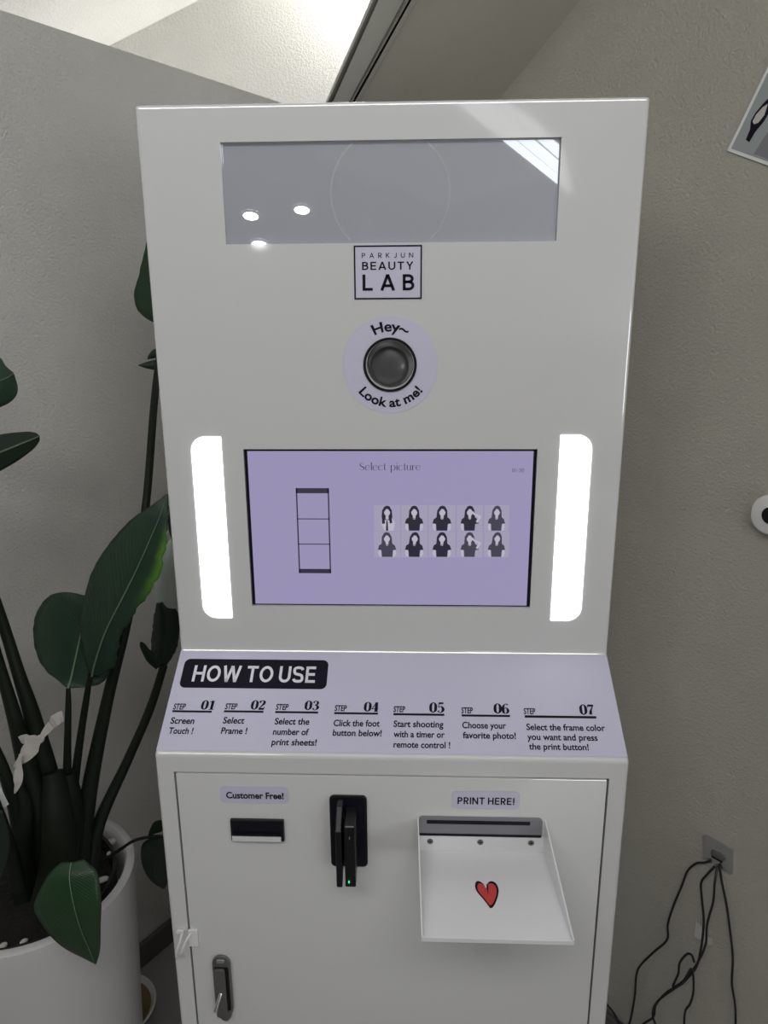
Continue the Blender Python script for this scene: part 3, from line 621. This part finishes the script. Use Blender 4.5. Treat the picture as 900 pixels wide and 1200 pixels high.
# swing-handle lock
a = DF.uv(251.5, 1150)[0]; b = DF.uv(272.5, 1150)[0]; zt_ = DF.uv(262, 1117.5)[1]; zb_ = DF.uv(263, 1192.5)[1]; mx = (a+b)/2; hw = (b-a)/2
out = [(mx+hw*math.cos(t), zt_-hw+hw*math.sin(t)) for t in [math.pi*i/12 for i in range(13)]] + [(a, zb_+.022), (a+hw*.35, zb_+.006), (mx-hw*.25, zb_), (mx+hw*.25, zb_), (b-hw*.35, zb_+.006), (b, zb_+.022)]
bm = B(); flat(bm, DF, out, .0005, .006, bev=.0015); lk = link('lock_plate', bm, 'dsteel', door, True)
bm = B(); flat(bm, DF, rrect(a+.0025, zb_+.020, b-.0028, zt_-.017, .003), .006, .0064); link('lock_recess', bm, 'black', lk)
bm = B(); flat(bm, DF, rrect(a+.0028, zb_+.012, b-.007, zt_-.018, .003), .0062, .0115, bev=.0014); link('lock_lever', bm, 'dsteel', lk, True)
bm = B(); q = DF.uv(260, 1121.5); flat(bm, DF, rrect(mx-.006, zt_-.009, mx+.006, zt_-.0035, .002), .006, .0085, bev=.001); link('lock_cap', bm, 'steel', lk, True)
bm = B(); k0, k1 = DF.uv(261.5, 1155), DF.uv(257, 1168)
tube(bm, [DF.p(*k0, .0115), DF.p((k0[0]*.4+k1[0]*.6), (k0[1]*.4+k1[1]*.6), .020), DF.p(*k1, .022)], [.0028, .0022, .0034], 10); link('key', bm, 'chrome', lk, True)['label'] = 'chrome key'
# cabinet latch clips
def clip(px0, px1, py0, py1, arm, par):
    u0, v0 = DF.uv(px0, py1); u1, v1 = DF.uv(px1, py0)
    bm = B(); flat(bm, DF, rrect(u0, v0, u1, v1, .0012), .0006, .004, bev=.0005)
    P = catmull([DF.p(*DF.uv(x, y), h) for x, y, h in arm], 6)
    tube(bm, P, .0016, 8)
    return link('latch_clip', bm, 'clip', par, True)
clip(207.5, 216, 1088.5, 1092, ((214.5, 1090, .006), (213.5, 1096, .012), (210.3, 1106, .013), (209, 1116, .008), (209, 1119, .002)), booth)
clip(222.5, 232, 1088, 1106.5, ((225, 1090, .006), (221, 1094, .013), (217, 1104, .015), (215.3, 1113, .01), (215, 1118, .003)), door)

# ------------------------------------------------------------------ potted plant
PC = V((-.590, .034, 0)); PZ, PR = .62, .161
plant = empty('potted_bird_of_paradise', PC, 'tall broad-leaved green plant in white planter left of the booth', 'potted plant')
bm = B()
prof = [(.0, .005), (.118, .005), (.128, .012), (.143, .25), (.158, .55), (.162, .60), (PR, .617), (PR-.004, PZ), (PR-.012, PZ), (PR-.016, PZ-.006), (PR-.017, .52), (.0, .50)]
lathe(bm, PC, prof); bmesh.ops.remove_doubles(bm, verts=bm.verts, dist=1e-5); link('planter', bm, 'pot', plant, True)
bm = B(); lathe(bm, PC+V((-.008, -.002, 0)), [(.135, .50), (.139, .610), (.134, .610), (.130, .50)]); link('nursery_pot', bm, 'nursery', plant, True)
bm = B()
rows = []
for j in range(9):
    r = .130*(j/8); rows.append([bm.verts.new(PC+V((-.008+r*math.cos(2*math.pi*k/36), -.002+r*math.sin(2*math.pi*k/36), .590+.010*(1-(j/8)**2)+random.uniform(-.003, .003)))) for k in range(36)] if j else [bm.verts.new(PC+V((-.008, -.002, .600)))])
for k in range(36): bm.faces.new((rows[0][0], rows[1][k], rows[1][(k+1) % 36]))
for a_, b_ in zip(rows[1:], rows[2:]):
    for k in range(36): bm.faces.new((a_[k], b_[k], b_[(k+1) % 36], a_[(k+1) % 36]))
bmesh.ops.recalc_face_normals(bm, faces=bm.faces); link('soil', bm, 'soil', plant, True)
for (px, py, sx, sy) in ((130, 987, .011, .007), (120, 1031, .011, .006), (128, 1000, .005, .004), (28, 1103, .006, .004), (4, 1108, .006, .005)):
    c = atz(px, py, .601); bm = B(); bmesh.ops.create_icosphere(bm, subdivisions=2, radius=1)
    ang = random.uniform(.3, 1.2)
    for v in bm.verts:
        x, y, z = v.co; x *= sx*(1+random.uniform(-.12, .12)); y *= sy; z *= sy*.8
        v.co = c+V((x*math.cos(ang)-y*math.sin(ang), x*math.sin(ang)+y*math.cos(ang), z))
    link('wood_chip', bm, 'stone', plant, True)

def stalk(pts, rpx):                                            # pts (px, py, y), radius in px at each
    P = catmull([tuple(at(*p)) for p in pts], 6); R0 = catmull([(r,) for r in rpx], 6)
    rad = [r[0]/FPX*(V(p)-CP).dot(CF) for r, p in zip(R0, P)]
    bm = B(); tube(bm, P, rad, 10); return link('stem', bm, 'stem', plant, True)
def leaf(mid, m, fold=.25, par=plant, wav=0, rib=True, ribw=1.6, ragged=0):
    # mid: (px, py, y, half width left px, half width right px) base -> tip; fold pushes the blade's sides back
    Q = catmull(mid, 7); n = len(Q); bm = B(); uvl = bm.loops.layers.uv.new('UVMap')
    C = [at(q[0], q[1], q[2]) for q in Q]; rows = []; NC = 10; cl = []
    for i, q in enumerate(Q):
        t = (C[min(i+1, n-1)]-C[max(i-1, 0)]); ti = V((t.dot(CR), t.dot(CU), 0)).normalized()
        side = CR*(-ti.y)+CU*ti.x                                   # left of travel, seen from the front
        s = (C[i]-CP).dot(CF)/FPX; row = []
        wl, wr = max(q[3], .2)*s, max(q[4], .2)*s*(1+ragged*math.sin(i*1.7)*math.sin(i*.6+1))
        for k in range(-NC//2, NC//2+1):
            f = k/(NC/2); wdt = wr if f > 0 else wl
            d = -side if f > 0 else side
            off = abs(f)*wdt
            p = C[i]+d*off+V((0, 1, 0))*(fold*wdt*abs(f)**1.5)
            if wav: p += V((0, 1, 0))*wav*abs(f)**2*math.sin(i*1.25+f*2)+d*wav*.45*(abs(f) > .7)*math.sin(i*2.1+1)
            row.append(bm.verts.new(p))
        rows.append(row); cl.append(C[i])
    for i in range(n-1):
        for k in range(NC):
            f = bm.faces.new((rows[i][k], rows[i+1][k], rows[i+1][k+1], rows[i][k+1]))
            for lp, (ii, kk) in zip(f.loops, ((i, k), (i+1, k), (i+1, k+1), (i, k+1))): lp[uvl].uv = ((kk-NC/2)/(NC/2), ii/(n-1)*1.6)
    bmesh.ops.recalc_face_normals(bm, faces=bm.faces)
    bmesh.ops.solidify(bm, geom=bm.faces[:], thickness=.0007)
    o = link('leaf', bm, m, par, 'all')
    if rib:
        bm = B(); rr_ = [ribw/FPX*(p-CP).dot(CF)*(1-.75*i/(n-1)) for i, p in enumerate(cl)]
        tube(bm, [p+V((0, -.0014, .0)) for p in cl], rr_, 8, flatten=1); link('midrib', bm, 'rib', o, True)
    return o
# stems from the soil up
stalk([(66, 1045, -.01), (64, 950, .0), (41, 850, .0), (22, 790, .0), (5, 735, .01), (-20, 660, .01), (-48, 560, .035), (-68, 472, .06)], [16, 14, 10, 7.5, 6.5, 6, 4.5, 3])
stalk([(54, 1045, -.02), (47, 960, -.02), (30, 890, -.02), (17, 840, -.02), (1, 785, -.02), (-20, 715, -.02), (-52, 630, .02), (-79, 562, .05)], [15, 14, 11, 8.5, 6.5, 6, 5, 4])
stalk([(30, 1030, -.04), (20, 960, -.05), (5, 905, -.06), (-20, 850, -.06)], [10, 8, 7, 6])
stalk([(78, 1040, .02), (84, 960, .02), (78, 905, .03)], [16, 15, 11])
stalk([(78, 950, .03), (79, 880, .03), (80, 830, .032), (80, 806, .034)], [6, 4.5, 3.6, 2.6])
stalk([(82, 960, .045), (92, 880, .045), (101, 820, .04), (106, 790, .035)], [6, 4.6, 3.8, 2.6])
stalk([(92, 1030, .02), (104, 930, .04), (126, 820, .06), (150, 720, .08), (170, 600, .11), (180, 480, .22), (186, 424, .30), (193, 384, .39)], [12, 9.5, 7, 6, 4.8, 4.4, 4, 3.4])
stalk([(104, 1025, .03), (116, 965, .05), (150, 890, .09), (176, 830, .12), (192, 780, .14)], [10, 7.5, 5.5, 5, 4.5])
stalk([(120, 1010, .06), (143, 994, .06), (160, 984, .06), (186, 980, .06), (200, 984, .06)], [2.2, 2, 1.8, 1.8, 1.8])
stalk([(58, 1060, -.03), (66, 1030, -.08), (76, 1012, -.12), (82, 1018, -.14)], [5, 4, 3.4, 3])
stalk([(22, 1040, -.07), (8, 985, -.1), (-10, 930, -.12)], [9, 8, 6])
# leaves
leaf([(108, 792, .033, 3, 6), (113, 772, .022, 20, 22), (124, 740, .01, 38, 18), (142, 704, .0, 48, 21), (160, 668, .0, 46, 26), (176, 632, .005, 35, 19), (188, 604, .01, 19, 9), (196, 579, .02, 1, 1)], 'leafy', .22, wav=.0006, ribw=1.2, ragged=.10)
leaf([(80, 806, .03, 4, 4), (83, 797, .035, 34, 32), (87, 780, .04, 52, 40), (92, 757, .045, 61, 36), (97, 735, .05, 60, 30), (104, 714, .055, 44, 22), (110, 700, .06, 2, 2)], 'leaf', .2, wav=.0007)
leaf([(84, 1010, -.14, 14, 14), (82, 1030, -.155, 30, 33), (87, 1060, -.165, 30, 52), (95, 1088, -.165, 22, 46), (106, 1114, -.16, 11, 28), (112, 1130, -.155, 1, 1)], 'leafg', .15, ribw=.8)
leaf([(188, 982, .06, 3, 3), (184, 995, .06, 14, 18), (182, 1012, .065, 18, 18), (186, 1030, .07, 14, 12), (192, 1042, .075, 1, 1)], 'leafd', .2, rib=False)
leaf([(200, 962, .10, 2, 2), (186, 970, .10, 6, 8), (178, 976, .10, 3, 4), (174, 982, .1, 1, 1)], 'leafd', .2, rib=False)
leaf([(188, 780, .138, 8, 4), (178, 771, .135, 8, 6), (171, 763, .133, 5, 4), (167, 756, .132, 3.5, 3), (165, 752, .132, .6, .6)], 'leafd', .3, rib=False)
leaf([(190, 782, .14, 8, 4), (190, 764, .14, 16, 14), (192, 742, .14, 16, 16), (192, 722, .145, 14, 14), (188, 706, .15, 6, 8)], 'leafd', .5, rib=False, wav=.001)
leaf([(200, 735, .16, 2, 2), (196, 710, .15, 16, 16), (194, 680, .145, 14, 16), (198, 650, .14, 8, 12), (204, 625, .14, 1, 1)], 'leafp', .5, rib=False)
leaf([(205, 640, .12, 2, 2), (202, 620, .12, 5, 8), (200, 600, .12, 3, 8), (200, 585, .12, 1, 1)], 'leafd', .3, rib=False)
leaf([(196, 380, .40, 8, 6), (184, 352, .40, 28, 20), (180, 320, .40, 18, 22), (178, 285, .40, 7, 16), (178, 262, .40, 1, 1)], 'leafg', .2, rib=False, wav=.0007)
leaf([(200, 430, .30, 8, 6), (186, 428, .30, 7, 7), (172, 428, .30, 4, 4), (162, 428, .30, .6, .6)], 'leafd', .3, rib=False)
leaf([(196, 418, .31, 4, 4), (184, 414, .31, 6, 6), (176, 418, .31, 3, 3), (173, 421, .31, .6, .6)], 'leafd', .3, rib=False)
leaf([(-70, 470, .06, 5, 5), (-40, 458, .06, 34, 26), (-14, 450, .06, 34, 30), (6, 444, .06, 24, 24), (16, 438, .06, 2, 2)], 'leaf', .3)
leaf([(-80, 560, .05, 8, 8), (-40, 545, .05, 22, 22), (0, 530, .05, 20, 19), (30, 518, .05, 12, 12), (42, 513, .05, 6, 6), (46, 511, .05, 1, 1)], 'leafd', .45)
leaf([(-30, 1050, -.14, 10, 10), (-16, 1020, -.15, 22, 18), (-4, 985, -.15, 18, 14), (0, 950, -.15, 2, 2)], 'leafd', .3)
# split sheath at the plant's foot
bm = B(); P = catmull([tuple(at(*p)) for p in ((34, 1050, -.04), (26, 1000, -.05), (30, 950, -.05), (22, 915, -.05))], 6); tube(bm, P, [.022*(1-.8*i/(len(P)-1)) for i in range(len(P))], 10, flatten=.5); link('leaf_sheath', bm, 'stem', plant, True)
bm = B(); P = catmull([tuple(at(*p)) for p in ((60, 1060, -.05), (70, 1000, -.04), (66, 940, -.02), (62, 905, -.01))], 6); tube(bm, P, [.034*(1-.55*i/(len(P)-1)) for i in range(len(P))], 10, flatten=.6); link('leaf_sheath', bm, 'stem', plant, True)

# ------------------------------------------------------------------ ribbon, dish, card
rb = empty('ribbon_bow', at(47, 866, -.03), 'pale satin ribbon bow tied round the dark plant stems', 'ribbon')
def ribbon(name, spine, wpx, tw=.0):
    Q = catmull(spine, 7); bm = B(); W_ = catmull([(x,) for x in wpx], 7); L2 = []; R2 = []
    n = len(Q); C = [at(*q[:3]) for q in Q]
    for i, q in enumerate(Q):
        t = (C[min(i+1, n-1)]-C[max(i-1, 0)]).normalized(); s = CF.cross(t).normalized()
        s = (s+CF*math.sin(i*.5)*tw).normalized()*(W_[i][0]/FPX*(C[i]-CP).dot(CF))
        L2.append(bm.verts.new(C[i]+s)); R2.append(bm.verts.new(C[i]-s))
    for i in range(n-1): bm.faces.new((L2[i], R2[i], R2[i+1], L2[i+1]))
    bmesh.ops.solidify(bm, geom=bm.faces[:], thickness=.0006); link(name, bm, 'ribbon', rb, 'all')
ribbon('loop', [(47, 866, -0.057), (57, 853, -0.062), (66, 843, -0.062), (74, 839, -0.057)], [2.5, 5, 7, 6], .5)
ribbon('tail', [(47, 866, -0.057), (38, 875, -0.064), (28, 887, -0.067), (16, 899, -0.062)], [2.5, 9, 7, .6], .3)
ribbon('loop', [(46, 866, -0.056), (38, 866, -0.060), (30, 866, -0.062), (23, 867, -0.060)], [2, 5, 5.5, 4.5], .5)
ribbon('tail', [(24, 884, -0.072), (22, 905, -0.072), (20, 920, -0.070), (17, 930, -0.068)], [2, 5, 4.5, .6], .4)
bm = B(); bmesh.ops.create_icosphere(bm, subdivisions=2, radius=.006); bmesh.ops.translate(bm, verts=bm.verts, vec=at(47, 866, -.050)); link('knot', bm, 'ribbon', rb, True)
c = at(-4, 945, -.09)
bm = B(); prism(bm, [at(-30, 905, -.1), at(-1, 921, -.1), at(10, 943, -.1), at(-24, 964, -.1)], (0, .001, 0)); tag(link('plant_card', bm, 'card'), 'white card tucked among the stems at the planter', 'card')
dc = atz(128, 1193, .03); dc.x += .015
sau = empty('saucer', (dc.x, dc.y, 0), 'small white-rimmed saucer with tan inside on the floor behind planter', 'saucer')
bm = B(); lathe(bm, (dc.x, dc.y, 0), [(.0, .002), (.050, .002), (.078, .050), (.086, .062), (.082, .063), (.075, .054)], 48); link('bowl', bm, 'clip', sau, True)
bm = B(); lathe(bm, (dc.x, dc.y, 0), [(.0755, .0542), (.050, .012), (.0, .011)], 48); link('lining', bm, 'tan', sau, True)['label'] = 'tan inner surface'

# ------------------------------------------------------------------ things on the right wall
def wall_poly(bm, pts, h0, h1, mi=0, bev=0): flat(bm, RWF, [RWF.uv(*p) for p in pts], h0, h1, mi, bev)
op = empty('cable_outlet', RWF.p(*RWF.uv(843, 1000)), 'square steel cable outlet plate low on the right wall', 'outlet')
bm = B(); a = RWF.uv(826, 977); b = RWF.uv(860, 1022); wall_poly(bm, ((825.5, 1003), (858.5, 1024), (860.5, 995.5), (826.5, 977)), .0005, .004, bev=.0006); link('plate', bm, 'steel', op)
c = RWF.uv(842, 1001); bm = B(); flat(bm, RWF, rrect(c[0]-.011, c[1]-.004, c[0]+.013, c[1]+.005, .002), .004, .0075, bev=.0006); link('cable_hood', bm, 'dsteel', op)
bm = B(); flat(bm, RWF, rrect(c[0]-.010, c[1]-.010, c[0]+.010, c[1]-.003, .002), .004, .0046); link('cable_hole', bm, 'bezel', op)
def cord(pts, r, lab, hs=.006):
    P = []
    for p in pts:
        h = p[2] if len(p) > 2 else hs; u, v = RWF.uv(p[0], p[1]); P.append(tuple(RWF.p(u, v, h)))
    bm = B(); tube(bm, catmull(P, 8), r, 8); return tag(link('power_cord', bm, 'cord', None, True), lab, 'cord', 'black cords by the wall outlet')
cord([(835, 1007, 0.0065), (828, 1008, 0.01), (819, 1009, 0.01), (809, 1018, 0.01), (802, 1036, 0.01), (792, 1060, 0.01), (786, 1080, 0.01), (785, 1098, 0.01), (770, 1112, 0.01), (754, 1128, 0.01), (749, 1140, 0.01), (747, 1165, 0.01), (742, 1192, 0.01), (738, 1199, 0.01), (731, 1199, 0.01), (722, 1183, 0.01), (706, 1164, 0.01)], .0021, 'black cord sweeping wide left from the outlet to behind the booth')
cord([(840, 1013, 0.0065), (834, 1020, 0.016), (827, 1030, 0.016), (828, 1050, 0.016), (830, 1075, 0.016), (827, 1105, 0.016), (820, 1130, 0.016), (802, 1148, 0.016), (786, 1158, 0.016), (774, 1172, 0.016), (771, 1186, 0.016), (760, 1194, 0.016), (750, 1204, 0.016), (735, 1230, 0.016)], .0021, 'black cord hanging straight down then twisting left in the bundle')
cord([(843, 1013, 0.0065), (845, 1028, 0.022), (843, 1050, 0.022), (836, 1076, 0.022), (834, 1100, 0.022), (824, 1122, 0.022), (810, 1142, 0.022), (796, 1152, 0.022), (778, 1166, 0.022), (772, 1180, 0.022), (776, 1196, 0.022), (782, 1225, 0.022)], .0021, 'black cord bowing out then crossing into the twisted bundle')
cord([(845, 1011, 0.0065), (848, 1030, 0.007), (854, 1060, 0.007), (858, 1090, 0.007), (861, 1120, 0.007), (860, 1150, 0.007), (864, 1180, 0.007), (864, 1230, 0.007)], .0021, 'rightmost black cord hanging down the wall alone')
cord([(823, 1118, 0.028), (820, 1110, 0.028), (814, 1109, 0.028), (806, 1119, 0.028), (804, 1132, 0.028), (798, 1147, 0.028), (810, 1140, 0.028), (820, 1126, 0.028), (822, 1150, 0.028), (818, 1166, 0.028), (812, 1176, 0.028), (811, 1200, 0.028), (812, 1230, 0.028)], .0021, 'black cord with a small loop dropping below the bundle')
bm = B(); wall_poly(bm, ((814, 1097), (826, 1104), (826, 1090), (816, 1079)), .0003, .0012); wall_poly(bm, ((821, 1103), (834, 1108), (836, 1099), (824, 1094)), .0012, .0018); tag(link('tape_strip', bm, 'tape'), 'crumpled clear tape patch behind the hanging cords', 'tape')
# tilted photograph
A = V(RWF.uv(853, 177)); ex = (V(RWF.uv(900, 194))-A).normalized(); ey = V((-ex.y, ex.x)); 
W_, H_ = .115, .160
def pc(x, y): q = A+ex*x+ey*y; return (q.x, q.y)
bm = B(); flat(bm, RWF, [pc(0, 0), pc(W_, 0), pc(W_, H_), pc(0, H_)], .0008, .0022); ph = link('wall_photograph', bm, 'card'); tag(ph, 'tilted black and white photograph pinned high on right wall', 'photograph')
bm = B(); m_ = .0045; flat(bm, RWF, [pc(m_, m_), pc(W_-m_, m_), pc(W_-m_, H_-m_), pc(m_, H_-m_)], .0022, .0025, 0)
def pb(px, py): return RWF.uv(px, py)
flat(bm, RWF, [pb(*p) for p in ((875, 164), (879, 167), (886, 155), (896, 143), (905, 128), (905, 112), (896, 121), (886, 133), (881, 142), (880, 152))], .0025, .0028, 1)
flat(bm, RWF, [pb(*p) for p in ((885, 146), (890, 144), (897, 135), (901, 122), (895, 126), (887, 135), (883, 143))], .0028, .0031, 2)
flat(bm, RWF, [pb(*p) for p in ((884, 181), (912, 190), (918, 150), (900, 156))], .0025, .0027, 3)
link('picture', bm, ['photo', 'ink', 'skin_print', 'grey'] if 'skin_print' in M else ['photo', 'ink', 'stone', 'grey'], ph)
# white rounded device at the picture's edge
bm = B(); c = RWF.uv(910, 602); dv = empty('wall_device', RWF.p(*c), 'rounded white device with dark round eye on right wall', 'device')
flat(bm, RWF, rrect(c[0]-.032, c[1]-.031, c[0]+.032, c[1]+.031, .028), .0005, .018, bev=.005); link('housing', bm, 'clip', dv, True)
bm = B(); flat(bm, RWF, ellipse(c[0]+.0, c[1], .0135, .0135, 28), .018, .0195); link('eye', bm, 'black', dv, True)
